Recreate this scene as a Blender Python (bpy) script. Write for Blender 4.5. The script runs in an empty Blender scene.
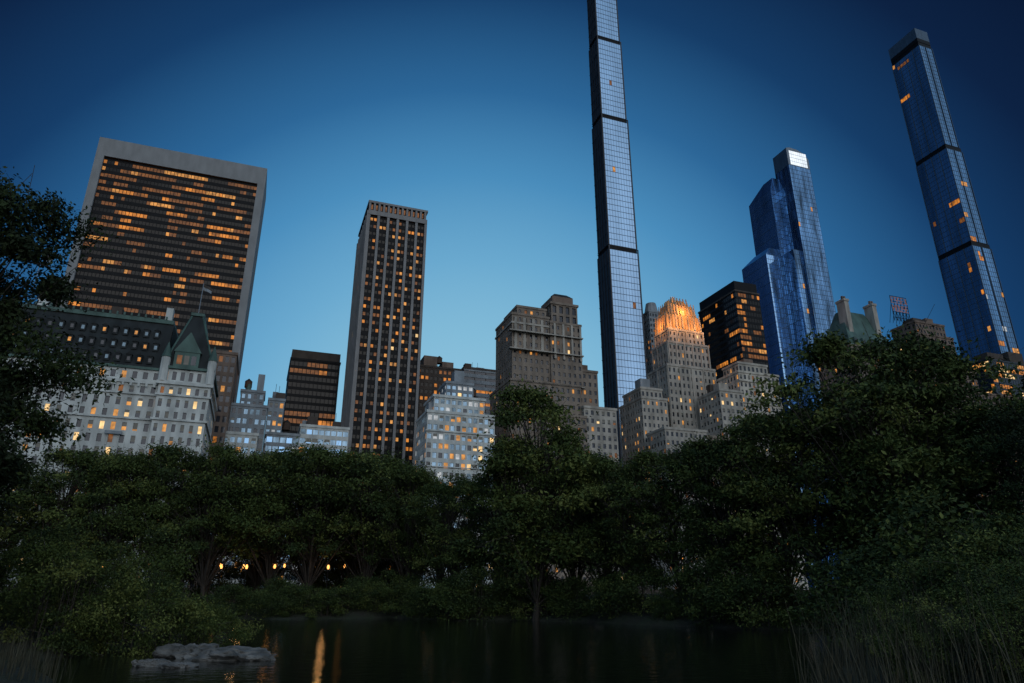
import bpy, bmesh, math, random
import numpy as np
from mathutils import Vector, Matrix, noise as mn
rnd=random.Random(7)
D2R=math.radians
scene=bpy.context.scene
COL=scene.collection
GRID=D2R(20)      # the street grid is turned 20 degrees from the viewing direction

# ------------------------------------------------------------------ materials
MATS={}
def newmat(name):
    m=bpy.data.materials.new(name); m.use_nodes=True
    nt=m.node_tree; b=nt.nodes['Principled BSDF']; MATS[name]=m
    return m,nt,b
def N(nt,t,**kw):
    n=nt.nodes.new(t)
    for k,v in kw.items(): setattr(n,k,v)
    return n
def noise_color(nt,b,c1,c2,scale=.3,detail=6,coord='Object',stretch=(1,1,1),sock='Base Color',lo=.3,hi=.7):
    tc=N(nt,'ShaderNodeTexCoord'); mp=N(nt,'ShaderNodeMapping'); mp.inputs['Scale'].default_value=stretch
    nz=N(nt,'ShaderNodeTexNoise'); nz.inputs['Scale'].default_value=scale; nz.inputs['Detail'].default_value=detail
    cr=N(nt,'ShaderNodeValToRGB'); cr.color_ramp.elements[0].position=lo; cr.color_ramp.elements[1].position=hi
    cr.color_ramp.elements[0].color=(*c1,1); cr.color_ramp.elements[1].color=(*c2,1)
    nt.links.new(tc.outputs[coord],mp.inputs[0]); nt.links.new(mp.outputs[0],nz.inputs['Vector'])
    nt.links.new(nz.outputs['Fac'],cr.inputs[0]); nt.links.new(cr.outputs[0],b.inputs[sock])
    return nz,cr
def wallmat(name,c,var=.25,rough=.85,spec=.3):
    m,nt,b=newmat(name); b.inputs['Roughness'].default_value=rough; b.inputs['Specular IOR Level'].default_value=spec
    noise_color(nt,b,tuple(x*(1-var) for x in c),tuple(min(1,x*(1+var*.6)) for x in c),scale=.35,detail=8,stretch=(1,1,.35))
    return m
wallmat('white_brick',(.55,.57,.54),.34); wallmat('cream_brick',(.50,.46,.39),.34); wallmat('limestone',(.39,.36,.31),.38); wallmat('travertine',(.26,.265,.265),.15)
wallmat('concrete_pier',(.25,.245,.24),.2); wallmat('brown_brick',(.19,.14,.11),.38); wallmat('tan_brick',(.24,.195,.155),.38)
wallmat('dark_brick',(.075,.06,.05)); wallmat('grey_stone',(.25,.28,.30),.3); wallmat('black_metal',(.010,.010,.011),.2,.5,.12)
wallmat('dark_mullion',(.03,.035,.04),.2,.4); wallmat('bronze_rib',(.06,.062,.07),.3,.5); wallmat('blue_mullion',(.06,.10,.15),.2,.4)
wallmat('slate_roof',(.03,.035,.036),.4,.7,.15); wallmat('copper_green',(.075,.135,.115),.4,.6); wallmat('gilded_crown',(.55,.34,.15),.3,.5)
wallmat('steel_mullion',(.22,.26,.30),.15,.4); wallmat('wood_tank',(.09,.06,.045),.3)
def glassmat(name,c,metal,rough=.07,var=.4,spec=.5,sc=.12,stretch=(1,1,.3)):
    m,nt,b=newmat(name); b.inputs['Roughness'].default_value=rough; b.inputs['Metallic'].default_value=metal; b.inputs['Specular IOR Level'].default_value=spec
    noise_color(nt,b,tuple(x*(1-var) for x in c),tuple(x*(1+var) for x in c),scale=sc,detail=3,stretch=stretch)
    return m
glassmat('glass_dark',(.03,.035,.045),.3); glassmat('glass_bronze',(.014,.011,.009),.1,.1,.4,.25)
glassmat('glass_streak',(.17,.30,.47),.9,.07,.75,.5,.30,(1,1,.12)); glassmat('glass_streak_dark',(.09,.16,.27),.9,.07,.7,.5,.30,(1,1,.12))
glassmat('glass_coat_b',(.22,.38,.58),.9,.07,.3); glassmat('glass_coat_c',(.42,.64,.90),.95,.07,.2,.5,.1,(1,1,.2)); glassmat('glass_window_blue',(.15,.23,.31),.8,.1,.5,.5,.4)
glassmat('glass_tower',(.18,.31,.46),.92,.07,.45,.5,.09,(1,1,.12)); glassmat('glass_silver',(.40,.57,.76),.95,.08,.22,.5,.05,(1,1,.2))
def litmat(name,col,stren,var=.6,scale=.5):
    m,nt,b=newmat(name); b.inputs['Base Color'].default_value=(.05,.04,.03,1); b.inputs['Roughness'].default_value=.2; b.inputs['Specular IOR Level'].default_value=.2
    nz,cr=noise_color(nt,b,tuple(x*(1-var) for x in col),col,scale=scale,detail=4,sock='Emission Color',lo=.38,hi=.62)
    b.inputs['Emission Strength'].default_value=stren
    return m
litmat('lit_dim',(.8,.27,.05),.26); litmat('lit_warm',(1,.42,.09),.8); litmat('lit_bright',(1,.65,.28),1.3,.4)
litmat('lit_cool',(.85,.9,.95),.6,.5); litmat('lit_orange',(1,.33,.04),.78,.75,.25); litmat('lit_blue',(.40,.70,1.0),.24,.6)
litmat('curtain',(.55,.62,.62),.09,.3); litmat('crown_panel',(.85,.93,1),1.2,.2,.1); litmat('sign_red',(.9,.35,.2),.20,.5)
SLOTS=list(MATS.keys()); SI={k:i for i,k in enumerate(SLOTS)}

# ------------------------------------------------------------------ mesh helper
class MB:
    def __init__(s): s.v=[];s.f=[];s.m=[]
    def quad(s,a,b,c,d,mat):
        i=len(s.v); s.v+= [a,b,c,d]; s.f.append((i,i+1,i+2,i+3)); s.m.append(SI[mat])
    def box(s,x0,x1,y0,y1,z0,z1,mat):
        s.prism([(x0,y0),(x1,y0),(x1,y1),(x0,y1)],z0,z1,mat)
    def prism(s,poly,z0,z1,mat,top=None,cap=True):
        top=top or poly; n=len(poly)
        for i in range(n):
            a,b=poly[i],poly[(i+1)%n]; c,d=top[(i+1)%n],top[i]
            s.quad((a[0],a[1],z0),(b[0],b[1],z0),(c[0],c[1],z1),(d[0],d[1],z1),mat)
        if cap:
            i=len(s.v); s.v+=[(p[0],p[1],z1) for p in top]; s.f.append(tuple(range(i,i+n))); s.m.append(SI[mat])
    def cyl(s,x,y,r,z0,z1,mat,n=10,r2=None):
        r2=r if r2 is None else r2
        p=[(x+r*math.cos(2*math.pi*i/n),y+r*math.sin(2*math.pi*i/n)) for i in range(n)]
        q=[(x+r2*math.cos(2*math.pi*i/n),y+r2*math.sin(2*math.pi*i/n)) for i in range(n)]
        s.prism(p,z0,z1,mat,q)
    def rod(s,p,q,r,mat,n=5):
        p=Vector(p);q=Vector(q);d=(q-p).normalized()
        u=d.orthogonal().normalized();w=d.cross(u)
        A=[p+(u*math.cos(2*math.pi*i/n)+w*math.sin(2*math.pi*i/n))*r for i in range(n)]
        B=[a+(q-p) for a in A]
        for i in range(n): s.quad(tuple(A[i]),tuple(A[(i+1)%n]),tuple(B[(i+1)%n]),tuple(B[i]),mat)
    def obj(s,name,loc=(0,0,0),rot=0,slots=None):
        me=bpy.data.meshes.new(name); me.from_pydata(s.v,[],s.f)
        for k in (slots or SLOTS): me.materials.append(MATS[k])
        me.polygons.foreach_set('material_index',s.m)
        me.update()
        o=bpy.data.objects.new(name,me); COL.objects.link(o); o.location=loc; o.rotation_euler=(0,0,rot)
        return o

DEFPAL=(('lit_warm',.5),('lit_dim',.35),('lit_bright',.2))
def litgrid(nr,nc,p,run=.0,rowvar=.5,pal=DEFPAL,glass=('glass_dark',)):
    g=[]
    for r in range(nr):
        pr=p*(1-rowvar+2*rowvar*rnd.random()); row=[]; st=None
        for c in range(nc):
            if st is None or rnd.random()>run:
                if rnd.random()<pr:
                    x=rnd.random()*sum(w for _,w in pal); st=pal[-1][0]
                    for k,w in pal:
                        if x<w: st=k;break
                        x-=w
                else: st='off'
            row.append(st if st!='off' else rnd.choice(glass))
        g.append(row)
    return g

def facade(m,ox,oy,dx,dy,nx,ny,W,z0,z1,cw,fh,wf=.5,hf=.6,rec=.25,wall='limestone',span=None,lit=None,ribs=0,ribw=.6,ribp=.5,ribmat=None,blind=0,jit=0,sill=.45):
    span=span or wall
    nc=max(1,round(W/cw)); nr=max(1,round((z1-z0)/fh)); cw=W/nc; fh=(z1-z0)/nr
    lit=lit or {}
    G=litgrid(nr,nc,lit.get('p',.12),lit.get('run',0),lit.get('rowvar',.4),lit.get('pal',DEFPAL),lit.get('glass',('glass_dark',)))
    def P(s,z,d=0): return (ox+dx*s-nx*d, oy+dy*s-ny*d, z)
    ww=cw*wf; wh=fh*hf; mx=(cw-ww)/2; zb=(fh-wh)*sill
    for r in range(nr):
        za=z0+r*fh; w0=za+zb; w1=w0+wh
        m.quad(P(0,za),P(W,za),P(W,w0),P(0,w0),span); m.quad(P(0,w1),P(W,w1),P(W,za+fh),P(0,za+fh),span)
        for c in range(nc+1):
            s0=0 if c==0 else c*cw-mx; s1=W if c==nc else c*cw+mx
            m.quad(P(s0,w0),P(s1,w0),P(s1,w1),P(s0,w1),wall)
        for c in range(nc):
            a=c*cw+mx; b=a+ww; g=G[r][c]
            if rec>.05:
                m.quad(P(a,w0),P(a,w0,rec),P(a,w1,rec),P(a,w1),wall); m.quad(P(b,w0),P(b,w0,rec),P(b,w1,rec),P(b,w1),wall)
                m.quad(P(a,w0),P(b,w0),P(b,w0,rec),P(a,w0,rec),span); m.quad(P(a,w1),P(b,w1),P(b,w1,rec),P(a,w1,rec),span)
            j=[rnd.uniform(0,jit) for _ in range(3)]
            if blind and rnd.random()<blind:
                k=w1-(w1-w0)*rnd.choice((.3,.5,.5,.75))
                m.quad(P(a,k,rec),P(b,k,rec),P(b,w1,rec),P(a,w1,rec),'curtain')
                m.quad(P(a,w0,rec),P(b,w0,rec),P(b,k,rec),P(a,k,rec),g)
            else:
                m.quad(P(a,w0,rec+j[0]),P(b,w0,rec+j[1]),P(b,w1,rec+j[2]),P(a,w1,rec+j[0]+j[2]-j[1]),g)
    if ribs:
        n=round(nc/ribs)
        for i in range(n+1):
            s=min(max(i*W/n,ribw/2),W-ribw/2)
            a=P(s-ribw/2,0,-ribp);b=P(s+ribw/2,0,-.003)
            x0,x1=sorted((a[0],b[0]));y0,y1=sorted((a[1],b[1]))
            m.box(x0,x1,y0,y1,z0,z1-.01,ribmat or wall)

def vol(m,a0,a1,b0,b1,z0,z1,cw=3,fh=3.6,par=1.0,cor=.3,east=None,roof=None,south=True,west=True,**k):
    ke=dict(k); ke.update(east or {})
    cwe=ke.pop('cwe',cw); fhe=ke.pop('fhe',fh)
    facade(m,a0,b0,1,0,0,-1,a1-a0,z0,z1,cw,fh,**k)
    facade(m,a0,b1,0,-1,-1,0,b1-b0,z0,z1,cwe,fhe,**ke)
    if west: facade(m,a1,b0,0,1,1,0,b1-b0,z0,z1,cwe,fhe,**ke)
    w=k.get('wall','limestone')
    m.quad((a0,b1,z0),(a1,b1,z0),(a1,b1,z1),(a0,b1,z1),w)
    m.box(a0-cor,a1+cor,b0-cor,b1+cor,z1+.003,z1+par,roof or w)
    m.quad((a0-cor,b0-cor,z1),(a1+cor,b0-cor,z1),(a1+cor,b1+cor,z1),(a0-cor,b1+cor,z1),roof or w)
def clutter(m,a0,a1,b0,b1,z,n,mat='dark_brick'):
    for i in range(n):
        x=rnd.uniform(a0,a1-3);y=rnd.uniform(b0,b1-3);w=rnd.uniform(2,5);h=rnd.uniform(1.5,4.5)
        m.box(x,min(x+w,a1),y,min(y+w,b1),z,z+h,rnd.choice((mat,'grey_stone','dark_brick')))
        if rnd.random()<.5: m.rod((x+1,y+1,z+h),(x+1,y+1,z+h+rnd.uniform(2,5)),.08,'black_metal')
def tank(m,x,y,z,r=1.8,h=3.6):
    for i in range(4):
        a=math.pi/4+i*math.pi/2; m.rod((x+r*.8*math.cos(a),y+r*.8*math.sin(a),z),(x+r*.8*math.cos(a),y+r*.8*math.sin(a),z+3),.12,'black_metal')
    m.cyl(x,y,r,z+3,z+3+h,'wood_tank',12); m.cyl(x,y,r*1.08,z+3+h,z+3+h+1.3,'slate_roof',12,.05)
ORANGE=(('lit_orange',.6),('lit_warm',.15),('lit_dim',.5))

# ------------------------------------------------------------------ 1 broad glass office tower in a pale stone frame
m=MB()
W,Hh=76.5,209.9
lit=dict(p=.50,run=.66,rowvar=.9,pal=(('lit_orange',.5),('lit_warm',.2),('lit_dim',.7)),glass=('glass_bronze',))
facade(m,3.6,.9,1,0,0,-1,W-7.2,0,200,1.55,3.7,wf=.86,hf=.5,rec=.1,wall='black_metal',span='black_metal',lit=lit,sill=.3)
m.box(0,3.6,-.4,30,0,Hh,'travertine'); m.box(W-3.6,W,-.4,30,0,Hh,'travertine')
m.box(3.603,W-3.603,-.4,30,200,Hh-.003,'travertine')
for i in range(1,6): m.box(W+.003,W+.03,1+i*4.6,1.3+i*4.6,0,Hh-8,'grey_stone')
m.box(8,60,5,26,Hh,Hh+1.5,'dark_brick')
m.box(-9,-.01,8,34,0,138,'dark_brick')
m.obj('glass_office_tower',(-198.7,274,0),GRID)

# ------------------------------------------------------------------ 2 chateau hotel with mansard roof
m=MB()
lt=dict(p=.26,rowvar=.4,pal=(('lit_warm',.5),('lit_bright',.35),('lit_dim',.3)))
kw=dict(wf=.42,hf=.62,rec=.35,wall='white_brick',lit=lt,blind=.45)
vol(m,-32,31.5,2,30,2,62,cw=2.9,fh=3.75,par=.9,cor=.5,**kw)
vol(m,31.5,45.9,0,30,2,62,cw=2.4,fh=3.75,par=.9,cor=.7,**kw)
for z in (17,28.5,51,58.5):
    m.box(-32.3,31.2,1.5,1.997,z,z+.6,'white_brick'); m.box(31.0,46.4,-.5,-.003,z,z+.6,'white_brick'); m.box(45.903,46.4,-.003,30,z,z+.6,'white_brick')
for i in range(30): m.box(-31+i*2.1,-30.4+i*2.1,1.2,1.497,61.0,61.9,'white_brick')
for x in (-22,-7,8,22):
    m.box(x-2.2,x+2.2,.9,1.497,20,21,'grey_stone'); m.box(x-2.2,x+2.2,.9,1.497,46.2,47.1,'grey_stone')
    for k in (-1.45,1.45): m.box(x+k-.12,x+k+.12,1.75,1.997,21,46.2,'white_brick')
facade(m,-32,2.4,1,0,0,-1,63.5,62.9,66.5,2.9,3.6,wf=.45,hf=.6,wall='white_brick',lit=lt)
m.box(-32,31.5,2.8,30,62.95,66.45,'white_brick')
m.prism([(-32.5,1.9),(31.5,1.9),(31.5,30.5),(-32.5,30.5)],66.5,67.3,'copper_green')
m.prism([(-32,2.4),(31.5,2.4),(31.5,30),(-32,30)],67.3,84,'slate_roof',[(-29,8.5),(31.5,8.5),(31.5,24),(-29,24)])
m.box(-29.5,31.4,8,24.5,84.003,85.3,'copper_green')
for i in range(30): m.box(-29.2+i*2,-28.7+i*2,7.8,8.4,85.303,86.3,'copper_green')
for row,(z,off) in enumerate(((68.4,2.8),(73.2,4.6),(78.0,6.3))):
    for i in range(21):
        x=-30.5+i*2.9+(.0 if row!=1 else .6)
        if x>30: continue
        m.box(x-.75,x+.75,off-.4,off+2.2,z,z+2.5,'slate_roof')
        m.prism([(x-.9,off-.6),(x+.9,off-.6),(x+.9,off+2.4),(x-.9,off+2.4)],z+2.503,z+3.3,'slate_roof',[(x-.05,off-.6),(x+.05,off-.6),(x+.05,off+2.4),(x-.05,off+2.4)])
        k=rnd.random(); g='lit_warm' if k<.15 else ('lit_blue' if k<.5 else 'glass_dark')
        m.quad((x-.4,off-.42,z+.6),(x+.4,off-.42,z+.6),(x+.4,off-.42,z+1.8),(x-.4,off-.42,z+1.8),g)
facade(m,31.8,.3,1,0,0,-1,13.8,62.9,67,2.3,4.1,wf=.5,hf=.65,wall='white_brick',lit=lt)
m.box(31.8,45.6,.6,29.5,62.95,66.95,'white_brick')
m.box(31.2,46.3,-.5,30,67,67.8,'copper_green')
m.prism([(31.6,0),(45.8,0),(45.8,29.5),(31.6,29.5)],67.8,87,'slate_roof',[(36.6,6),(39.8,6),(39.8,23),(36.6,23)])
m.box(36.2,40.2,5.5,23.5,87.003,88,'copper_green')
for a,b in (((31.6,0,67.8),(36.6,6,87)),((45.8,0,67.8),(39.8,6,87))): m.rod(a,b,.3,'copper_green')
m.prism([(34.4,-.4),(41.4,-.4),(41.4,4),(34.4,4)],67.8,72.5,'copper_green'); m.prism([(34,-.6),(41.8,-.6),(41.8,6),(34,6)],72.503,79,'copper_green',[(37.8,-.6),(38,-.6),(38,6),(37.8,6)])
for i in range(3): m.quad((35.2+i*2,-.42,68.5),(36.6+i*2,-.42,68.5),(36.6+i*2,-.42,71.4),(35.2+i*2,-.42,71.4),rnd.choice(('lit_dim','glass_dark','curtain')))
for x in (32.2,45.2): m.cyl(x,.3,1.3,62.9,70.5,'white_brick',10); m.cyl(x,.3,1.5,70.5,75.5,'copper_green',10,.1)
m.box(28,30,12,15,84,91,'white_brick'); m.box(-8,-5,12,15,84,91,'white_brick'); m.box(12,15,14,17,84,90,'dark_brick')
m.obj('mansard_roof_hotel',(-135.3,185,0),GRID)
def flag(name,x,y,z,L,h,pole):
    f=MB(); n=8
    f.rod((0,0,0),(0,0,pole),.13,'steel_mullion')
    for i in range(n):
        for j in range(2):
            def q(u,v): return (u*L, .25*math.sin(u*7),pole-.2-h*(1-v)-.45*u*L)
            f.quad(q(i/n,j/2),q((i+1)/n,j/2),q((i+1)/n,(j+1)/2),q(i/n,(j+1)/2),'dark_brick' if j else 'grey_stone')
    f.obj(name,(x,y,z),.3)
flag('rooftop_flag',-103.8,208.5,88,2.8,2.0,13)
flag('rooftop_flag',-148,192,80,3.0,2.2,24)

# ------------------------------------------------------------------ small blocks in the left gap
m=MB()
vol(m,0,10.6,0,26,0,86.3,cw=2.1,fh=3.8,wf=.6,hf=.6,rec=.2,wall='brown_brick',lit=dict(p=.2,pal=ORANGE))
m.obj('brown_apartment_block',(-112.2,236,0),GRID)
m=MB()
BG=dict(p=.2,pal=(('lit_cool',.3),('lit_warm',.5),('lit_blue',.6)),glass=('glass_window_blue','glass_dark'))
vol(m,0,12.9,0,12,0,70,cw=2.1,fh=3.6,wf=.6,hf=.55,wall='grey_stone',lit=BG,blind=.2)
vol(m,2.5,11.2,5,17,71,77,cw=2.1,fh=4,wf=.5,wall='grey_stone',lit=BG)
m.box(8,10.5,6,9,78,85,'grey_stone'); m.cyl(5,8,1.2,78,81,'copper_green',10,.6); tank(m,4.5,13,78,1.4,2.5)
vol(m,13,19,3,15,0,74,cw=2.1,fh=3.6,wf=.6,hf=.55,wall='grey_stone',lit=BG,blind=.2)
clutter(m,13,19,3,15,75,3)
m.obj('stepped_apartment_house',(-106,250,0),GRID)
m=MB()
vol(m,0,24.7,0,40,0,116,cw=2.0,fh=3.7,wf=.85,hf=.6,rec=.12,wall='black_metal',lit=dict(p=.5,run=.7,rowvar=.8,pal=ORANGE,glass=('glass_bronze',)))
m.box(.2,24.5,.2,39,117,121.5,'dark_brick')
m.obj('dark_office_block',(-113,330,0),GRID)
m=MB()
CP=dict(p=.28,pal=(('lit_cool',.3),('lit_warm',.6),('lit_blue',.6)),glass=('glass_window_blue','glass_window_blue','glass_coat_b'))
vol(m,0,12,0,18,0,60,cw=2.3,fh=3.5,wf=.84,hf=.6,rec=.2,wall='grey_stone',lit=CP,blind=.1)
vol(m,12,30.4,0,18,0,64,cw=2.3,fh=3.5,wf=.84,hf=.55,rec=.2,wall='white_brick',lit=CP,blind=.1)
clutter(m,1,29,3,15,65,7); tank(m,7,9,61,1.5,3)
m.obj('blue_window_apartment_house',(-93.1,255,0),GRID)
m=MB()
vol(m,0,14,0,18,0,50,cw=2.3,fh=3.5,wf=.5,hf=.5,rec=.2,wall='limestone',lit=dict(p=.2),blind=.4)
vol(m,14,26,0,18,0,57,cw=2.3,fh=3.5,wf=.6,hf=.55,rec=.2,wall='white_brick',lit=CP,blind=.2)
clutter(m,1,25,3,15,58,4)
m.obj('limestone_townhouse',(-117,236,0),GRID)

# ------------------------------------------------------------------ 3 tower with pale vertical piers
m=MB()
W3,H3,d3=30.4,191.2,38
PALW=(('lit_warm',.5),('lit_dim',.5),('lit_orange',.45),('lit_bright',.04))
nb=6; pw=1.25; bw=(W3-pw*(nb+1))/nb
for i in range(nb):
    a=pw+i*(pw+bw)
    facade(m,a,.9,1,0,0,-1,bw,0,H3-8,bw/2,3.95,wf=.68,hf=.42,rec=.15,wall='black_metal',span='black_metal',lit=dict(p=.40,rowvar=.35,pal=PALW,glass=('glass_bronze',)))
for i in range(nb+1):
    a=i*(pw+bw); m.box(a,a+pw,0,d3,0,H3-8,'concrete_pier')
m.box(0,W3,-.15,d3,H3-8+.003,H3-5.5,'concrete_pier'); m.box(.5,W3-.5,.8,d3,H3-5.5,H3-1.2,'black_metal'); m.box(-.15,W3+.15,-.25,d3,H3-1.2,H3,'concrete_pier')
for i in range(13): m.box(i*2.38+.2,i*2.38+1.2,-.1,.797,H3-5.497,H3-1.203,'concrete_pier')
for i in range(12): m.box(i*2.38+1.45,i*2.38+2.2,.75,.797,H3-4.6,H3-1.9,'lit_dim')
nb=7; bw=(d3-pw*(nb+1))/nb
for i in range(nb):
    b=pw+i*(pw+bw)
    m.box(-.5,-.003,b-pw,b,0,H3-6,'concrete_pier')
    facade(m,-.1,b+bw,0,-1,-1,0,bw,0,H3-8,bw/2,3.95,wf=.7,hf=.5,rec=.02,wall='dark_brick',span='dark_brick',lit=dict(p=.12,pal=PALW,glass=('glass_bronze',)))
m.box(-.5,-.003,d3-pw,d3,0,H3-6,'concrete_pier'); m.box(6,24,8,30,H3,H3+3.5,'dark_brick')
m.obj('striped_office_tower',(-72.6,300,0),GRID)

# ------------------------------------------------------------------ middle low group
m=MB()
vol(m,0,21.2,0,20,0,112,cw=2.4,fh=3.6,wf=.6,hf=.5,wall='dark_brick',lit=dict(p=.3,run=.4,pal=ORANGE,glass=('glass_bronze',)))
m.box(2,9,2,12,113,119,'brown_brick'); m.box(12,18,3,12,113,117,'brown_brick'); tank(m,10.5,4,113,1.6,3)
m.obj('brown_office_block',(-46.5,330,0),GRID)
m=MB()
vol(m,0,18.6,0,20,0,116,cw=6,fh=3.4,wf=.96,hf=.45,rec=.3,wall='dark_brick',span='grey_stone',lit=dict(p=.3,run=.5,pal=ORANGE))
clutter(m,1,17,2,15,117,4)
m.obj('banded_office_block',(-25.6,345,0),GRID)
m=MB()
LC=dict(p=.36,pal=(('lit_cool',.4),('lit_warm',.6),('lit_blue',.6),('lit_bright',.3)),glass=('glass_dark','glass_window_blue','glass_window_blue'))
vol(m,0,26.2,0,18,0,66,cw=2.2,fh=3.4,wf=.68,hf=.56,rec=.25,wall='white_brick',lit=LC,blind=.25)
vol(m,3,23,3,18,67,73,cw=2.2,fh=3.2,wf=.68,hf=.56,rec=.25,wall='white_brick',lit=LC,cor=.5)
vol(m,8,19,5,17,74,79.4,cw=2.2,fh=3.2,wf=.68,hf=.56,rec=.25,wall='grey_stone',lit=LC)
m.box(12,16,8,12,80,86,'grey_stone'); tank(m,21,12,74,1.3,2.6)
for z in (20,33,46,59): m.box(-.5,26.7,-.5,-.003,z,z+.35,'white_brick')
clutter(m,1,25,3,15,67,4,'grey_stone')
m.obj('white_terraced_building',(-31.2,245,0),GRID)

# ------------------------------------------------------------------ 8 stepped brown masonry tower
m=MB()
BR=dict(wf=.42,hf=.5,rec=.3,wall='tan_brick')
BL=dict(p=.10)
vol(m,0,17,0,21,60,114,cw=2.5,fh=3.5,lit=BL,**BR); m.box(-.4,17.4,-.4,21.4,110,110.8,'limestone')
vol(m,3,16.5,2,18,115,118.5,cw=2.5,fh=3.5,lit=BL,**BR)
vol(m,17,31.5,-1,21,60,112,cw=2.4,fh=3.5,lit=BL,**BR)
vol(m,18.5,31,1,18,113,122,cw=3.0,fh=4.5,wf=.55,hf=.75,rec=.5,wall='tan_brick',lit=dict(p=.02),cor=.5)
m.box(20,30,3,16,123,127,'brown_brick'); m.prism([(20,3),(30,3),(30,16),(20,16)],127,129,'slate_roof',[(22,5),(28,5),(28,14),(22,14)])
vol(m,31.5,39,0,21,60,92,cw=2.4,fh=3.5,lit=BL,**BR)
vol(m,-1.5,30,-2,24,0,84,cw=2.5,fh=3.5,lit=BL,**BR)
vol(m,30,45,-4,22,0,75,cw=2.4,fh=3.4,wf=.5,hf=.55,rec=.25,wall='limestone',lit=dict(p=.22),blind=.35)
vol(m,12,30,-6,0,0,70,cw=2.4,fh=3.4,wf=.45,hf=.5,rec=.25,wall='tan_brick',lit=dict(p=.18))
for z in (68,84,98,106): m.box(-1.8,31.8,-2.3,-2.003 if z<84 else -.003,z,z+.5,'limestone')
for x in (1,5,9,13): m.box(x,x+1.2,-.3,-.003,99,113,'limestone')
for x in (19,23,27,31): m.box(x-.5,x+.4,-1.5,-1.003,96,112,'limestone')
m.box(34,37,5,9,93,97,'brown_brick'); tank(m,24,10,125,1.5,2)
m.obj('stepped_masonry_tower',(0,266,0),GRID)

# ------------------------------------------------------------------ 9 supertall pencil tower
m=MB()
tiers=[(0,215,21.0,16.5),(215,318,20.3,15.2),(318,388,19.2,14.0),(388,470,18.2,12.6)]
for z0,z1,w,d in tiers:
    facade(m,0,0,1,0,0,-1,w,z0,z1-3.2,2.0,4.4,wf=.95,hf=.93,rec=.08,wall='blue_mullion',span='blue_mullion',jit=.004,
           lit=dict(p=.012,pal=(('lit_warm',.5),('lit_cool',.3),('lit_dim',.5)),glass=('glass_silver',)))
    m.box(.4,w-.4,.5,d,z1-3.2,z1,'black_metal')
    m.box(0,w,.3,d,z1-.4,z1-.003,'bronze_rib')
    n=9
    for i in range(n):
        b0=i*d/n
        m.box(-.55 if i%2==0 else -.2,0,b0+.05,b0+d/n-.35,z0,z1-3.2,'bronze_rib' if i%2 else 'dark_mullion')
    m.box(-.05,w*.98,.45,d,z0,z1-3.25,'black_metal')
    nf=int((z1-z0)/8.8)
    for i in range(nf): m.box(-.62,-.01,0,d,z0+i*8.8,z0+i*8.8+.5,'bronze_rib')
    for s in (0,w): m.box(s-.35,s+.35,-.3,.3,z0,z1-.45,'bronze_rib')
m.obj('pencil_skyscraper',(62.5,390,0),GRID)
m=MB(); vol(m,0,10,0,10,0,172,cw=2,fh=3.6,wf=.6,hf=.55,wall='grey_stone',lit=dict(p=.15,pal=ORANGE)); m.cyl(5,5,4.6,173,180,'grey_stone',12,3.2)
m.obj('round_top_tower',(87,400,0),GRID)

# ------------------------------------------------------------------ 11 stone tower with gilded crown
m=MB()
ST=dict(wf=.42,hf=.56,rec=.3,wall='limestone')
vol(m,-2,24,-1,16,0,102,cw=2.3,fh=3.5,lit=dict(p=.1),blind=.2,ribs=3,ribw=.5,ribp=.35,**ST)
vol(m,0,22.5,0,14,103,114,cw=2.3,fh=3.6,lit=dict(p=.08),ribs=2,ribw=.6,ribp=.4,**ST)
vol(m,1.5,21,1,13,115,121,cw=2.2,fh=3,lit=dict(p=.05),ribs=2,ribw=.5,ribp=.4,**ST)
for (a0,a1,b0,b1,z0,z1,t) in ((2.0,20.6,2,12.5,122,130,.4),(3.8,18.8,3,11.5,130,136,.6),(7,15.6,4,10.5,136,139,1.0)):
    m.prism([(a0,b0),(a1,b0),(a1,b1),(a0,b1)],z0,z1,'gilded_crown',[(a0+t,b0+t),(a1-t,b0+t),(a1-t,b1-t),(a0+t,b1-t)])
    k=int((a1-a0)/1.6)
    for i in range(k+1):
        x=a0+i*(a1-a0)/k; m.prism([(x-.3,b0-.5),(x+.3,b0-.5),(x+.3,b0+.2),(x-.3,b0+.2)],z0,z1+1.2,'limestone' if i%2 else 'gilded_crown',[(x-.12,b0+t*.5),(x+.12,b0+t*.5),(x+.12,b0+t),(x-.12,b0+t)])
    k=int((b1-b0)/1.6)
    for i in range(k+1):
        y=b0+i*(b1-b0)/k; m.prism([(a0-.5,y-.3),(a0+.2,y-.3),(a0+.2,y+.3),(a0-.5,y+.3)],z0,z1+1.2,'limestone' if i%2 else 'gilded_crown',[(a0+t*.5,y-.12),(a0+t,y-.12),(a0+t,y+.12),(a0+t*.5,y+.12)])
m.rod((11,7,139),(11,7,142),.15,'gilded_crown')
crown=m.obj('gilded_crown_tower',(73,300,0),GRID)
def lamp(name,loc,power,col,r=.4,parent=None):
    l=bpy.data.lights.new(name,'POINT'); l.energy=power; l.color=col; l.shadow_soft_size=r
    o=bpy.data.objects.new(name,l); COL.objects.link(o); o.location=loc
    if parent: o.parent=parent
    return o
for i,(x,y,z) in enumerate(((3,-3,124),(11,-3.2,125),(19,-3,124),(-1.6,7,125),(11,.6,132.5))):
    lamp('crown_floodlight_%d'%i,(x,y,z),1800,(1,.40,.11),.5,crown)

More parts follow.
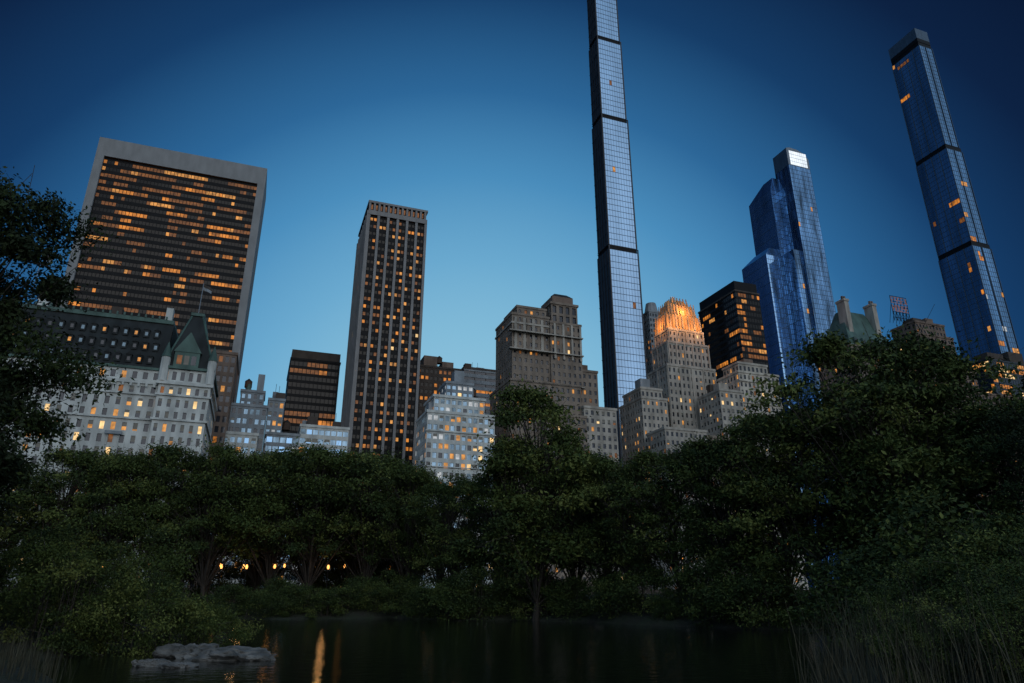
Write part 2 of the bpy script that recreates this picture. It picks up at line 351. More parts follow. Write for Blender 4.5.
m=MB()
vol(m,0,13,0,20,0,84,cw=2.2,fh=3.4,lit=dict(p=.12),wf=.42,hf=.5,rec=.25,wall='limestone')
vol(m,1,12,2,18,85,89,cw=2.2,fh=3.4,lit=dict(p=.1),wf=.5,hf=.5,rec=.25,wall='limestone')
vol(m,13,27,-1,20,0,70,cw=2.2,fh=3.4,lit=dict(p=.16),wf=.48,hf=.5,rec=.25,wall='cream_brick',blind=.3)
m.box(3,8,5,10,90,95,'grey_stone'); tank(m,10,12,90,1.3,2.6); tank(m,20,8,71,1.4,2.8)
clutter(m,14,26,3,15,71,4,'grey_stone')
m.obj('limestone_apartment_house',(57,290,0),GRID)
m=MB()
vol(m,0,12,0,16,0,86,cw=2.2,fh=3.4,lit=dict(p=.16),wf=.5,hf=.5,rec=.25,wall='limestone',blind=.3)
vol(m,12,34,1,16,0,96,cw=2.3,fh=3.5,lit=dict(p=.24),wf=.5,hf=.55,rec=.25,wall='cream_brick',blind=.4)
vol(m,14,30,3,14,97,101,cw=2.3,fh=3.5,lit=dict(p=.25),wf=.5,hf=.55,rec=.25,wall='limestone')
for z in (70,82,92): m.box(11.8,34.3,.5,.997,z,z+.4,'cream_brick')
m.box(3,8,4,9,87,91,'limestone'); m.box(20,25,6,10,102,105,'brown_brick'); clutter(m,1,11,3,12,87,3,'grey_stone')
m.obj('cream_apartment_house',(90,285,0),GRID)
m=MB()
vol(m,0,20,0,14,0,66,cw=2.2,fh=3.4,lit=dict(p=.18),wf=.5,hf=.5,rec=.25,wall='limestone',blind=.3)
vol(m,20,42,0,14,0,64,cw=2.2,fh=3.4,lit=dict(p=.18),wf=.5,hf=.5,rec=.25,wall='tan_brick',blind=.3)
m.obj('park_front_apartments',(62,272,0),GRID)

# ------------------------------------------------------------------ 12 dark slab office
m=MB()
vol(m,0,17,0,36,0,168,cw=1.9,fh=3.7,wf=.88,hf=.62,rec=.1,wall='black_metal',roof='dark_brick',lit=dict(p=.38,run=.6,rowvar=.7,pal=ORANGE,glass=('glass_bronze',)),east=dict(lit=dict(p=.10,run=.4,rowvar=.8,pal=ORANGE,glass=('glass_bronze',))))
m.box(.6,16.4,.6,35,169,175,'black_metal')
m.obj('black_office_slab',(129,360,0),GRID)

# ------------------------------------------------------------------ 13 blue curved-top glass tower
m=MB()
GN=('glass_streak',)
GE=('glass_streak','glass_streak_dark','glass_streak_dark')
GB=('glass_coat_c',)
def blue(a0,a1,b0,b1,z0,z1,p=.02,gn=GN,ge=GE):
    facade(m,a0,b0,1,0,0,-1,a1-a0,z0,z1,1.5,3.6,wf=.94,hf=.93,rec=.07,wall='blue_mullion',jit=.012,lit=dict(p=p,run=.0,pal=(('lit_cool',.4),('lit_warm',.4)),glass=gn))
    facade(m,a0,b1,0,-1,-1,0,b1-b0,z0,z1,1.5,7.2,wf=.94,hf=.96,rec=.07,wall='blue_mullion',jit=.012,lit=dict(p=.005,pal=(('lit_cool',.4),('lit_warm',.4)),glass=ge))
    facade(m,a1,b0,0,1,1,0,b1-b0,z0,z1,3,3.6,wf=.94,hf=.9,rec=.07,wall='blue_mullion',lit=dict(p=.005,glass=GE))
    m.box(a0+.1,a1-.1,b0+.12,b1,z0,z1-.05,'black_metal')
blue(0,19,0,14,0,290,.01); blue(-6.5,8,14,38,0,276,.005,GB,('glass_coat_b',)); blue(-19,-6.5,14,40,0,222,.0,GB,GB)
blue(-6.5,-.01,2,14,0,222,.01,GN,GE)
P0=[(0,290),(0,304),(3,305),(10,304.5),(16,302),(19,298),(19,290)]
for i in range(len(P0)-1):
    (x0,za),(x1,zb)=P0[i],P0[i+1]; m.quad((x0,0,za),(x1,0,zb),(x1,14,zb),(x0,14,za),'blue_mullion')
i=len(m.v); m.v+=[(x,.0,z) for x,z in P0]; m.f.append(tuple(range(i,i+7))); m.m.append(SI['steel_mullion'])
for r in range(4):
    for c in range(8):
        x=2+c*1.9; m.quad((x,-.1,290.5+r*3),(x+1.75,-.1,290.5+r*3),(x+1.75,-.1,293.2+r*3),(x,-.1,293.2+r*3),'crown_panel')
m.prism([(-6.5,14),(8,14),(8,38),(-6.5,38)],276,287,'glass_coat_b',[(-3,14.5),(8,14.5),(8,24),(-3,24)])
m.prism([(-19,14),(-6.6,14),(-6.6,40),(-19,40)],222,228,'glass_coat_b',[(-15,15),(-6.6,15),(-6.6,30),(-15,30)])
m.obj('blue_glass_skyscraper',(196.5,410,0),GRID)

# ------------------------------------------------------------------ 15 hotel with steep copper roof and twin chimneys
m=MB()
vol(m,-2,27,0,22,0,112,cw=2.4,fh=3.5,lit=dict(p=.08),wf=.45,hf=.5,rec=.25,wall='tan_brick')
m.prism([(-2,0),(27,0),(27,20),(-2,20)],113.1,134,'copper_green',[(5,8),(19,8),(19,12),(5,12)])
for x in (2.5,20): 
    m.box(x,x+2.6,3,8,112,137,'limestone'); m.box(x-.3,x+2.9,2.7,8.3,137.003,138.2,'limestone')
    m.box(x+.3,x+1,4,5,138.2,140,'brown_brick'); m.box(x+1.6,x+2.3,4,5,138.2,140,'brown_brick')
for i in range(5): m.box(1+i*5,3+i*5,-.2,4,113.1,117,'copper_green'); m.quad((1.3+i*5,-.22,113.6),(2.7+i*5,-.22,113.6),(2.7+i*5,-.22,116.2),(1.3+i*5,-.22,116.2),'glass_dark')
m.obj('copper_roof_hotel',(160,300,0),GRID)

# ------------------------------------------------------------------ 16 brick hotel with rooftop lattice sign
m=MB()
vol(m,0,25,0,16,0,124,cw=2.3,fh=3.4,lit=dict(p=.15),wf=.45,hf=.5,rec=.25,wall='brown_brick')
vol(m,2,22,1,15,125,131,cw=2.3,fh=3,lit=dict(p=.05),wf=.5,hf=.5,rec=.25,wall='brown_brick')
vol(m,25,38,2,18,0,108,cw=2.3,fh=3.4,lit=dict(p=.15),wf=.45,hf=.5,rec=.25,wall='brown_brick')
vol(m,-8,0,4,20,0,112,cw=2.3,fh=3.4,lit=dict(p=.13),wf=.45,hf=.5,rec=.25,wall='tan_brick')
m.box(14,19,4,9,132,136,'brown_brick')
m.box(5,11,4,10,132,135,'dark_brick')
m.obj('brick_hotel',(200,315,0),GRID)
m=MB()
for x in np.linspace(0,11,6): m.rod((x,0,0),(x,0,14),.16,'black_metal'); m.rod((x,3,0),(x,0,10),.12,'black_metal')
for z in (2,5,8,11,14): m.rod((0,0,z),(11,0,z),.14,'black_metal')
for i in range(5): m.rod((i*2.2,0,0),(i*2.2+2.2,0,5),.1,'black_metal'); m.rod((i*2.2+2.2,0,0),(i*2.2,0,5),.1,'black_metal')
strokes={'E':[(0,0,0,1),(0,0,1,0),(0,.5,.8,.5),(0,1,1,1)],'S':[(0,0,1,0),(1,0,1,.5),(0,.5,1,.5),(0,.5,0,1),(0,1,1,1)],'X':[(0,0,1,1),(0,1,1,0)],
'H':[(0,0,0,1),(1,0,1,1),(0,.5,1,.5)],'O':[(0,0,1,0),(1,0,1,1),(0,1,1,1),(0,0,0,1)],'U':[(0,0,0,1),(1,0,1,1),(0,0,1,0)]}
for wd,z in (('ESSEX',10),('HOUSE',5.5)):
    for i,ch in enumerate(wd):
        for a,b,c_,d_ in strokes[ch]:
            m.rod((.3+i*2.2+a*1.5,-.3,z+b*3.3),(.3+i*2.2+c_*1.5,-.3,z+d_*3.3),.17,'sign_red')
m.obj('rooftop_letter_sign',(195,322,134),GRID)

# ------------------------------------------------------------------ 17 tallest supertall
m=MB()
def cpt(a0,a1,b0,b1,z0,z1,p=.03):
    g=('glass_tower',)
    facade(m,a0,b0,1,0,0,-1,a1-a0,z0,z1-4,2.4,4.2,wf=.93,hf=.92,rec=.1,wall='blue_mullion',jit=.006,lit=dict(p=p,run=.5,pal=(('lit_warm',.5),('lit_orange',.5),('lit_cool',.2)),glass=g))
    facade(m,a0,b1,0,-1,-1,0,b1-b0,z0,z1-4,2.4,4.2,wf=.93,hf=.92,rec=.1,wall='blue_mullion',jit=.006,lit=dict(p=p*.8,run=.6,rowvar=.9,pal=(('lit_warm',.5),('lit_orange',.5),('lit_dim',.4)),glass=g))
    facade(m,a1,b0,0,1,1,0,b1-b0,z0,z1-4,4.8,4.2,wf=.92,hf=.9,rec=.1,wall='blue_mullion',lit=dict(p=p,glass=g))
    m.box(a0+.25,a1-.25,b0+.25,b1,z0,z1-.01,'black_metal')
    for i in range(5):
        y=b0+(b1-b0)*i/4; m.box(a0-.4,a0-.003,y-.2,y+.2,z0,z1-4,'blue_mullion')
    for i in range(3):
        x=a0+(a1-a0)*i/2; m.box(x-.2,x+.2,b0-.4,b0-.003,z0,z1-4,'blue_mullion')
cpt(-2,22,-1,30,0,150,.14); cpt(0,20.5,0,29,150,262,.05); cpt(0,18,0,28.5,262,352,.02); cpt(0,15.5,0,28,352,460,.004)
m.box(0,15,0,28,460,464,'black_metal')
for x0,x1,y0,y1 in ((0,.5,0,28),(14.5,15,0,28),(.503,14.497,0,.5),(.503,14.497,27.5,28)): m.box(x0,x1,y0,y1,464,475,'blue_mullion')
m.box(2,13,3,25,463,469,'black_metal')
for i in range(4): m.quad((-.05,12+i*3,448),(-.05,14.5+i*3,448),(-.05,14.5+i*3,451),(-.05,12+i*3,451),'lit_dim')
m.obj('supertall_glass_skyscraper',(357,470,0),GRID)
m=MB()
vol(m,0,48,0,14,0,150,cw=2.4,fh=4,wf=.85,hf=.7,rec=.12,wall='dark_mullion',lit=dict(p=.32,run=.6,rowvar=.8,pal=(('lit_orange',.5),('lit_bright',.3),('lit_warm',.4))))
m.box(5,20,3,12,151,157,'dark_brick'); m.box(26,40,3,12,151,160,'dark_brick')
m.obj('glass_podium_building',(317,430,0),GRID)
m=MB()
vol(m,0,40,0,16,0,98,cw=2.4,fh=3.5,wf=.45,hf=.5,wall='brown_brick',lit=dict(p=.15))
m.obj('brown_park_apartments',(232,330,0),GRID)

# ------------------------------------------------------------------ terrain, pond, street
def smooth(t): t=np.clip(t,0,1); return t*t*(3-2*t)
def pond(x,y):
    far=78-40*smooth((x+12)/52)+1.6*np.sin(x*.35)+.8*np.sin(x*.9+1)
    xl=-13.5-(y-20)*.35+1.2*np.sin(y*.4); xr=7+(y-15)*.45+1.0*np.sin(y*.5)
    return np.minimum(np.minimum(far-y,x-xl),np.minimum(xr-x,y-6.5))
def ground(x,y):
    d=pond(x,y)
    h=np.where(d>0,-np.minimum(1.2,d*.35),.12+1.3*(1-np.exp(d*.12))+1.3*(1-np.exp(d*.03)))
    n=.18*np.sin(x*.31+y*.2)*np.sin(y*.27-x*.11)
    return h+np.where(d<-1,n,0)*np.clip((160-y)/40,0,1)
def gz(x,y): return float(ground(np.array(float(x)),np.array(float(y))))
def axis(lo,hi,step,far):
    a=list(np.arange(lo,hi,step)); s=step;v=hi
    while v<far: a.append(v); s*=1.35; v+=s
    a.append(far); s=step;v=lo-step;b=[]
    while v>-far: b.append(v); s*=1.35; v-=s
    b.append(-far); return np.array(sorted(b)+a)
xs=axis(-70,90,1.0,5000); ys=axis(0,120,1.0,5000)
X,Y=np.meshgrid(xs,ys); Z=ground(X,Y)
V=np.stack([X.ravel(),Y.ravel(),Z.ravel()],1); nx=len(xs);ny=len(ys)
F=[(j*nx+i,j*nx+i+1,(j+1)*nx+i+1,(j+1)*nx+i) for j in range(ny-1) for i in range(nx-1)]
me=bpy.data.meshes.new('ground'); me.from_pydata(V.tolist(),[],F); me.update()
mg,nt,b=newmat('ground_soil'); noise_color(nt,b,(.03,.026,.018),(.028,.04,.016),scale=.6,detail=8); b.inputs['Roughness'].default_value=.95
bmp=N(nt,'ShaderNodeBump'); nz=N(nt,'ShaderNodeTexNoise'); nz.inputs['Scale'].default_value=6; nz.inputs['Detail'].default_value=8
tc=N(nt,'ShaderNodeTexCoord'); nt.links.new(tc.outputs['Object'],nz.inputs['Vector']); nt.links.new(nz.outputs['Fac'],bmp.inputs['Height']); bmp.inputs['Distance'].default_value=.2; nt.links.new(bmp.outputs[0],b.inputs['Normal'])
me.materials.append(mg); o=bpy.data.objects.new('ground',me); COL.objects.link(o)
for p in me.polygons: p.use_smooth=True
mw,nt,b=newmat('pond_water'); b.inputs['Base Color'].default_value=(.006,.009,.007,1); b.inputs['Roughness'].default_value=.04; b.inputs['IOR'].default_value=1.33
tc=N(nt,'ShaderNodeTexCoord'); nz=N(nt,'ShaderNodeTexNoise'); nz.inputs['Scale'].default_value=2.0; nz.inputs['Detail'].default_value=5; bmp=N(nt,'ShaderNodeBump'); bmp.inputs['Distance'].default_value=.045; bmp.inputs['Strength'].default_value=.55
nt.links.new(tc.outputs['Object'],nz.inputs['Vector']); nt.links.new(nz.outputs['Fac'],bmp.inputs['Height']); nt.links.new(bmp.outputs[0],b.inputs['Normal'])
me=bpy.data.meshes.new('pond_water'); me.from_pydata([(-60,2,0),(60,2,0),(60,90,0),(-60,90,0)],[],[(0,1,2,3)]); me.materials.append(mw)
o=bpy.data.objects.new('pond_water',me); COL.objects.link(o)
wallmat('asphalt',(.05,.05,.05)); wallmat('road_paint',(.7,.7,.68)); SL2=['asphalt','road_paint','grey_stone','dark_brick']
SI.update({k:i for i,k in enumerate(SL2)})
m=MB(); m.quad((-300,-30,2.9),(420,-30,2.9),(420,-12,2.9),(-300,-12,2.9),'asphalt')
for i in range(100): m.quad((-290+i*7,-21.1,2.904),(-287+i*7,-21.1,2.904),(-287+i*7,-20.9,2.904),(-290+i*7,-20.9,2.904),'road_paint')
m.box(-300,420,-12,-7,2.6,3.03,'grey_stone'); m.obj('road',(-135,185,0),GRID,SL2)
m=MB(); m.box(-300,420,-33.5,-33,2,4.1,'dark_brick'); m.box(-300,420,-33.6,-32.9,4.1,4.25,'dark_brick'); m.obj('park_wall',(-135,185,0),GRID,SL2)
SI={k:i for i,k in enumerate(SLOTS)}

# ------------------------------------------------------------------ vegetation
def leafmat(name,c1,c2):
    m,nt,b=newmat(name); b.inputs['Roughness'].default_value=.7; b.inputs['Specular IOR Level'].default_value=.2
    noise_color(nt,b,c1,c2,scale=.45,detail=3)
    return m
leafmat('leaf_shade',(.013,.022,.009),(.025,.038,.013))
leafmat('leaf_dark',(.022,.038,.012),(.042,.065,.018)); leafmat('leaf_mid',(.045,.072,.018),(.078,.105,.025)); leafmat('leaf_light',(.09,.12,.03),(.155,.175,.045))
mb,nt,b=newmat('bark'); noise_color(nt,b,(.02,.016,.012),(.06,.05,.04),scale=3,stretch=(1,1,.2)); b.inputs['Roughness'].default_value=.9
mr,nt,b=newmat('reed_stalk'); noise_color(nt,b,(.022,.026,.012),(.075,.065,.035),scale=.8); b.inputs['Roughness'].default_value=.8

def tube(V,F,pts,rad,n=6):
    base=len(V); pts=[Vector(p) for p in pts]
    for i,p in enumerate(pts):
        d=(pts[min(i+1,len(pts)-1)]-pts[max(i-1,0)]).normalized(); u=d.orthogonal().normalized(); w=d.cross(u)
        for k in range(n):
            a=2*math.pi*k/n; V.append(tuple(p+(u*math.cos(a)+w*math.sin(a))*rad[i]))
    for i in range(len(pts)-1):
        for k in range(n):
            F.append((base+i*n+k,base+i*n+(k+1)%n,base+(i+1)*n+(k+1)%n,base+(i+1)*n+k))
def plantmesh(name,seed,h,cr,cb,nclump,nleaf,leaf,clr,stems=1,trunk_r=.28,mats=('leaf_dark','leaf_mid','leaf_light'),wts=(.45,.4,.15),droop=0,peak=.45,flat=.55):
    R=np.random.RandomState(seed); V=[];F=[]
    tips=[];lean=R.uniform(-.07,.07,2)*h
    for s in range(stems):
        bx,by=(0,0) if stems==1 else R.uniform(-cr*.35,cr*.35,2)
        sp=[(bx+lean[0]*t+R.uniform(-.02,.02)*h*(t>0), by+lean[1]*t+R.uniform(-.02,.02)*h*(t>0), -.4+t*h*.86) for t in (0,.12,.3,.5,.75,1)]
        tube(V,F,sp,[trunk_r*q for q in (1.35,1,.85,.65,.35,.08)],8)
        tips.append(sp)
    C=[]; ph=R.uniform(0,6.28,3)
    while len(C)<nclump:
        t=R.rand()**.85; z=cb+(h-cb)*t
        e=(t-peak)/((1-peak) if t>peak else peak*1.35)
        prof=math.sqrt(max(.05,1-e*e*.93))
        a=R.uniform(0,2*math.pi); lob=1+.26*math.sin(2*a+ph[0]+3*t)+.18*math.sin(3*a+ph[1]+5*t)
        rr=cr*prof*lob*math.sqrt(R.uniform(.15,1))*R.uniform(.8,1.15)
        C.append((rr*math.cos(a)+lean[0]*t,rr*math.sin(a)+lean[1]*t,z-clr*.4+R.uniform(-.3,.3)))
    C=np.array(C)
    for c in C:
        sp=tips[R.randint(len(tips))]; k=R.randint(1,5); s0=Vector(sp[k])
        if s0.z>c[2]: s0=Vector(sp[max(1,k-2)])
        e=Vector(c); mid=(s0+e)/2+Vector((0,0,.06*h*R.rand()-droop*.05*h))
        tube(V,F,[s0,mid,e],[trunk_r*.32,trunk_r*.18,trunk_r*.06],4)
        for q in range(2):
            e2=e+Vector(R.normal(0,clr*.9,3)); tube(V,F,[mid.lerp(e,.6),e2],[trunk_r*.09,.012],3)
    nb=len(F)
    cnt=np.maximum(20,(nleaf/nclump*R.uniform(.25,1.9,nclump))).astype(int)
    idx=np.repeat(np.arange(nclump),cnt); n=len(idx)
    sz=clr*R.uniform(.55,1.45,nclump)[idx]
    d=R.normal(0,1,(n,3)); d/=np.linalg.norm(d,axis=1)[:,None]; rad=(R.rand(n)**.5*np.where(R.rand(n)<.2,1.7,1))[:,None]
    ctr=C[idx]+d*rad*sz[:,None]*np.array([1.2,1.2,flat])+R.normal(0,.2*clr,(n,3))
    if droop: ctr[:,2]-=droop*R.rand(n)**2*clr
    nm=R.normal(0,1,(n,3))+np.array([0,0,.7])+d*.5; nm/=np.linalg.norm(nm,axis=1)[:,None]
    t=np.cross(nm,R.normal(0,1,(n,3))); t/=np.linalg.norm(t,axis=1)[:,None]; bt=np.cross(nm,t)
    L=(leaf*R.uniform(.6,1.4,n))[:,None]
    q=np.stack([ctr-t*L,ctr-bt*L*.5+nm*L*.12,ctr+t*L,ctr+bt*L*.5+nm*L*.12],1).reshape(-1,3)
    b0=len(V); V=np.concatenate([np.array(V),q]); me=bpy.data.meshes.new(name)
    LF=(b0+np.arange(n*4).reshape(-1,4)).tolist()
    me.from_pydata(V.tolist(),[],F+LF)
    cm=R.choice(3,nclump,p=wts)[idx]; flip=R.rand(n)<.2; cm=np.where(flip,R.choice(3,n,p=wts),cm)
    me.materials.append(MATS['bark'])
    for k in mats: me.materials.append(MATS[k])
    me.polygons.foreach_set('material_index',[0]*nb+(cm+1).tolist()); me.update()
    return me
PR=[plantmesh('tree_mesh_%d'%i,10+i,h,cr,cb,nc,nl,.16,cl,trunk_r=.27,peak=pk,wts=w_) for i,(h,cr,cb,nc,nl,cl,pk,w_) in enumerate(
   ((18,6.8,6.0,105,23000,1.15,.45,(.42,.4,.18)),(18,6.2,5.2,100,22000,1.1,.5,(.5,.35,.15)),(18,7,5,100,20000,1.05,.45,(.38,.4,.22)),(18,6,3.0,90,18000,1.05,.45,(.5,.36,.14)),(18,5.2,3,85,18000,1.0,.42,(.3,.4,.3))))]
def put(name,me,x,y,h,base=18,wid=1,rot=None,z=None):
    o=bpy.data.objects.new(name,me); COL.objects.link(o); s=h/base
    o.scale=(s*wid,s*wid,s); o.rotation_euler=(0,0,rnd.uniform(0,6.28) if rot is None else rot); o.location=(x,y,gz(x,y)-.1 if z is None else z); return o
# (x, y, crown top z, mesh)
far=[(-72,95,20.8,0),(-66,88,19.6,1),(-59,92,20.8,2),(-52,90,20.8,0),(-45,92,21.2,1),(-38,90,21,0),(-31,92,21.4,0),(-25,90,20.8,0),(-18.5,91,20.4,0),(-12.5,88,18.4,0),(-6.5,84,16,1),(-2,81,15.8,3),
 (-55.5,97,21,0),(-41.5,97,21.4,0),(-34.5,97,21.6,1),(-28,97,21.6,0),(-21.5,97,21.2,1),(-15,95,19.6,0),(-9.5,91,17.6,3),
 (3.2,74,24,4),(2.6,72,19.5,3),(6.5,76,17.5,1),(9.5,72,16,0),(11,67,14.6,3),(15,64,15.4,2),(18.5,62,15.6,1),
 (18,58,15.3,3),(21,56,16.2,4),(24,54,17,0),(27.5,53,22.3,2),(31,52,20.6,1),(30,49,17.6,4),(34,47,15.4,3),(36.5,44,15.2,2),(40,43,15.0,3),(44,42,15.8,2),
 (-48,104,18.5,3),(-37,104,17,3),(-31,105,16,3),(-24,104,17,3),(-17,104,17,3),(-4,94,14,3),(12,88,16,3),(34,68,17,3)]
for i,(x,y,t,k) in enumerate(far):
    g=gz(x,y)
    put('deciduous_tree',PR[k],x+rnd.uniform(-.5,.5),y+rnd.uniform(-.8,.8),(t-g)*1.0,wid=rnd.uniform(.95,1.12))
SH=[plantmesh('shrub_mesh_%d'%i,40+i,4,2.6,.3,34,7000,.095,.75,stems=4,trunk_r=.05,wts=w_) for i,w_ in enumerate(((.6,.32,.08),(.45,.38,.17),(.35,.4,.25)))]
def at_shore(x): 
    y=np.linspace(20,95,400); d=pond(np.full(400,float(x)),y); k=np.where(d>0)[0]
    return y[k[-1]] if len(k) else None
x=-30
while x<42:
    y=at_shore(x)
    if y:
        for q in range(2):
            xx=x+rnd.uniform(-1,1); yy=y+1.2+q*4+rnd.uniform(-.5,1.5); put('shoreline_shrub',rnd.choice(SH),xx,yy,rnd.uniform(2.0,4.8) if x>-20 else rnd.uniform(2.0,3.4),4,wid=rnd.uniform(.9,1.3))
    x+=3
for (x,y,h) in [(-34,70,3),(-31,62,3),(-30,56,3),(-29,48,3),(-27,42,3),(-38,60,4),(-42,70,4),(-46,75,5),(18,38,4),(17.5,33,4),(20,30,5),(15.5,28,3),(22,36,5),
   (-36,108,5),(-31,109,5),(-26,108,5.5),(-21,108,5),(-41,108,5),(-46,108,5.5),(-16,106,5)]:
    put('shoreline_shrub',rnd.choice(SH),x,y,h,4,wid=1.25)
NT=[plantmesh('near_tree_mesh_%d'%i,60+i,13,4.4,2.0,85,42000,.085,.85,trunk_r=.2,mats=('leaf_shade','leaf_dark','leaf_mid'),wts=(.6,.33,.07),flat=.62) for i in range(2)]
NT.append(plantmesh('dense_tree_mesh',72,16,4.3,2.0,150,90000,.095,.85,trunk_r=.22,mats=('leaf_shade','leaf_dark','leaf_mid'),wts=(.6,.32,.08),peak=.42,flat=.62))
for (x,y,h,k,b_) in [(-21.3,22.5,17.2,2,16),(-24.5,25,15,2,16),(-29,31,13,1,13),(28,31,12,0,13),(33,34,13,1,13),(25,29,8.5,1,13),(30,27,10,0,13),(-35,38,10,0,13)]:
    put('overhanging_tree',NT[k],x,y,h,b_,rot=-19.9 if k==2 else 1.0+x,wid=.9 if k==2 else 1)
BU=plantmesh('willow_shrub_mesh',81,4,2.6,.4,46,17000,.055,.5,stems=11,trunk_r=.03,wts=(.3,.42,.28),droop=.3)
for (x,y,h,r) in [(-15.2,31,4.0,1),(-18.5,30,4.6,2),(-14.0,34,3.4,3),(-18,35,5.0,5),(-22,33,4.2,4)]: put('willow_shrub',BU,x,y,h,4,rot=r,wid=.95)
# reeds
def reeds(name,n,seed,fx,ylo,yhi,hlo,hhi):
    R=np.random.RandomState(seed); V=[];F=[]
    for i in range(n):
        y=R.uniform(ylo,yhi); x=fx(R,y)
        hgt=R.uniform(hlo,hhi)*(1.25 if R.rand()<.15 else .85); z0=max(gz(x,y),-.2); a=R.uniform(0,6.28); bend=R.uniform(.05,.5)*hgt; w=R.uniform(.006,.014)
        ux,uy=math.cos(a),math.sin(a); px,py=-uy,ux; b0=len(V)
        for t in (0,.35,.7,1):
            cx=x+ux*bend*t*t; cy=y+uy*bend*t*t; cz=z0+hgt*(t-.3*t*t*bend/hgt); ww=w*(1-t*.8)
            V+= [(cx-px*ww,cy-py*ww,cz),(cx+px*ww,cy+py*ww,cz)]
        for k in range(3): F.append((b0+2*k,b0+2*k+1,b0+2*k+3,b0+2*k+2))
    me=bpy.data.meshes.new(name); me.from_pydata(V,[],F); me.materials.append(MATS['reed_stalk']); o=bpy.data.objects.new(name,me); COL.objects.link(o)
reeds('reed_bed',2200,5,lambda R,y:R.uniform(.40,.86)*y+R.normal(0,.3),14,24,.7,2.5)
reeds('reed_bed',700,6,lambda R,y:-R.uniform(.60,.8)*y+R.normal(0,.3),19,26,.4,1.2)
for (x,y,h) in [(9.8,18,1.6),(12,18.5,2.3),(14.5,19,2.9),(17,22,4),(12,23,2.2),(15.5,24,3.4),(11,16,1.9),(13.6,16.5,2.4)]: put('bank_shrub',BU,x,y,h,4,wid=1.1)

# ------------------------------------------------------------------ rocks
def rock(name,parts,seed):
    bm=bmesh.new()
    for (x,y,z,sx,sy,sz) in parts:
        r=bmesh.ops.create_icosphere(bm,subdivisions=5,radius=1)
        for v in r['verts']:
            p=v.co.copy(); k=1+.45*mn.noise(p*1.3+Vector((seed,x,y)))+.2*mn.noise(p*3.3+Vector((x,seed,0)))+.08*mn.noise(p*9)+.03*mn.noise(p*21)
            p=p*k; p.z=min(p.z,.62+.3*mn.noise(p*2.5+Vector((x,0,0)))+.06*mn.noise(p*9)); v.co=Vector((x+p.x*sx,y+p.y*sy,z+p.z*sz))
    me=bpy.data.meshes.new(name); bm.to_mesh(me); bm.free()
    me.materials.append(MATS['rock']); o=bpy.data.objects.new(name,me); COL.objects.link(o); return o
mk,nt,b=newmat('rock'); noise_color(nt,b,(.05,.05,.045),(.22,.215,.20),scale=1.6,detail=10); b.inputs['Roughness'].default_value=.85
bmp=N(nt,'ShaderNodeBump'); nz=N(nt,'ShaderNodeTexNoise'); nz.inputs['Scale'].default_value=5; nz.inputs['Detail'].default_value=10
nt.links.new(nz.outputs['Fac'],bmp.inputs['Height']); bmp.inputs['Distance'].default_value=.15; nt.links.new(bmp.outputs[0],b.inputs['Normal'])
rock('shore_rock',[(-10.9,28.5,-.02,1.5,1.1,.55),(-9.6,28,-.05,.8,.6,.35),(-12.4,29.2,.05,1.1,.8,.6)],1)
rock('shore_rock',[(-11.2,25.2,-.05,.6,.45,.28),(-12.3,25.6,0,.6,.4,.3)],4)

# ------------------------------------------------------------------ park lamps
litmat('lamp_globe',(1,.42,.10),2.6,.1)
def street_lamp(x,y,h=4.2,light=60):
    m=MB(); m.cyl(0,0,.16,0,.5,'black_metal',10,.09); m.cyl(0,0,.07,.5,h-.5,'black_metal',8,.05); m.cyl(0,0,.16,h-.5,h-.4,'black_metal',10)
    gl=len(m.f); m.cyl(0,0,.10,h-.4,h-.15,'black_metal',10,.17); m.cyl(0,0,.17,h-.15,h+.10,'black_metal',10,.09); ge=len(m.f)
    m.cyl(0,0,.13,h+.10,h+.25,'black_metal',10,.02)
    for i in range(len(m.m)): m.m[i]=1 if gl<=i<ge else 0
    o=m.obj('street_lamp',(x,y,gz(x,y)),0,['black_metal','lamp_globe'])
    if light: lamp('lamp_light',(0,-.35,h+.05),light,(1,.5,.18),.2,o)
for (x,y,p) in [(-60,101,0),(-50,99,60),(-43,106,0),(-37,99,60),(-32,101,0),(-28,101,0),(-23.5,101,0),(-34,118,0),(-12,99,0),(-70,100,0),(-41,116,0),(4,94,0),(-25,120,0),(-18,110,0),(-30,125,0),(-47,125,0),
   (-32.5,88,25),(-29.4,89,0),(-36,89,0),(-22.5,88,25),(-50,88,0),(-57,88,0)]:
    street_lamp(x,y,4.4,p)

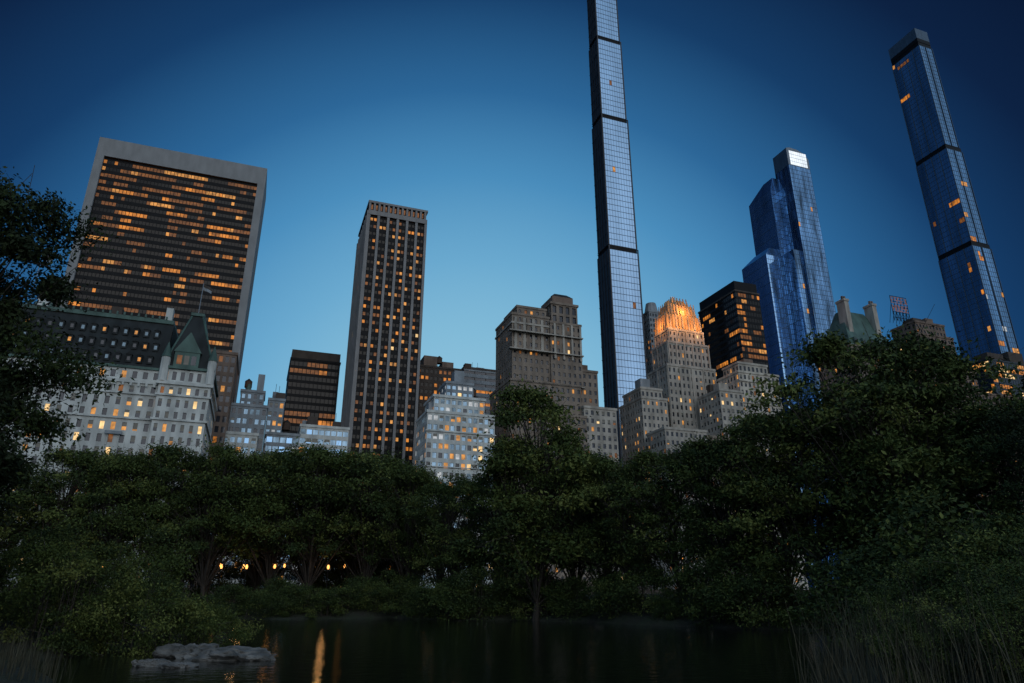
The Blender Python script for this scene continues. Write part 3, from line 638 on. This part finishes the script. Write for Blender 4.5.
# ------------------------------------------------------------------ sky and light
w=bpy.data.worlds.new("World"); scene.world=w; w.use_nodes=True; nt=w.node_tree; bg=nt.nodes['Background']
SUN_EL,SUN_ROT=D2R(2),D2R(165)
sky=N(nt,'ShaderNodeTexSky'); sky.sky_type='NISHITA'; sky.sun_disc=False; sky.sun_elevation=SUN_EL; sky.sun_rotation=SUN_ROT; sky.ozone_density=8; sky.dust_density=.3
tc=N(nt,'ShaderNodeTexCoord')
def glow(v):
    d=N(nt,'ShaderNodeVectorMath',operation='DOT_PRODUCT'); nt.links.new(tc.outputs['Generated'],d.inputs[0]); d.inputs[1].default_value=Vector(v).normalized(); return d.outputs['Value']
def lin(r,g,b): return tuple(((c/255)/12.92 if c/255<=.04045 else ((c/255+.055)/1.055)**2.4) for c in (r,g,b))+(1,)
def ramp(val,stops):
    cr=N(nt,'ShaderNodeValToRGB'); e=cr.color_ramp.elements
    e[0].position=stops[0][0]; e[0].color=stops[0][1]; e[1].position=stops[-1][0]; e[1].color=stops[-1][1]
    for p,c in stops[1:-1]:
        q=e.new(p); q.color=c
    nt.links.new(val,cr.inputs[0]); return cr.outputs[0]
base=ramp(glow((-.06,1,.10)),[(0,lin(52,88,124)),(.35,lin(30,58,92)),(.56,lin(9,22,45)),(.65,lin(13,33,63)),(.74,lin(22,60,101)),(.82,lin(45,102,150)),(.88,lin(74,140,186)),(.93,lin(106,168,205)),(.965,lin(130,186,214)),(1,lin(150,198,221))])
ag=ramp(glow((.45,-1,.12)),[(0,(0,0,0,1)),(.1,(.01,.03,.05,1)),(.6,(.24,.31,.36,1)),(1,(.68,.69,.68,1))])
ad=N(nt,'ShaderNodeMix',data_type='RGBA',blend_type='ADD'); ad.inputs[0].default_value=1; nt.links.new(base,ad.inputs[6]); nt.links.new(ag,ad.inputs[7])
ad2=N(nt,'ShaderNodeMix',data_type='RGBA',blend_type='ADD'); ad2.inputs[0].default_value=.008; nt.links.new(ad.outputs[2],ad2.inputs[6]); nt.links.new(sky.outputs[0],ad2.inputs[7])
nt.links.new(ad2.outputs[2],bg.inputs[0]); bg.inputs[1].default_value=1
sl=bpy.data.lights.new('sun','SUN'); sl.energy=.28; sl.angle=D2R(40); sl.color=(1,.95,.88)
so=bpy.data.objects.new('sun',sl); COL.objects.link(so); so.rotation_euler=Vector((-.45,1,-.3)).to_track_quat('-Z','Y').to_euler()

# ------------------------------------------------------------------ camera
cd=bpy.data.cameras.new('camera'); cd.lens=24; cd.sensor_width=36; cd.clip_end=20000; cd.clip_start=.1
co=bpy.data.objects.new('camera',cd); COL.objects.link(co); co.location=(0,0,2.2); co.rotation_euler=(D2R(90+20.5),0,0); scene.camera=co
scene.view_settings.view_transform='Standard'; scene.view_settings.look='None'; scene.view_settings.exposure=0
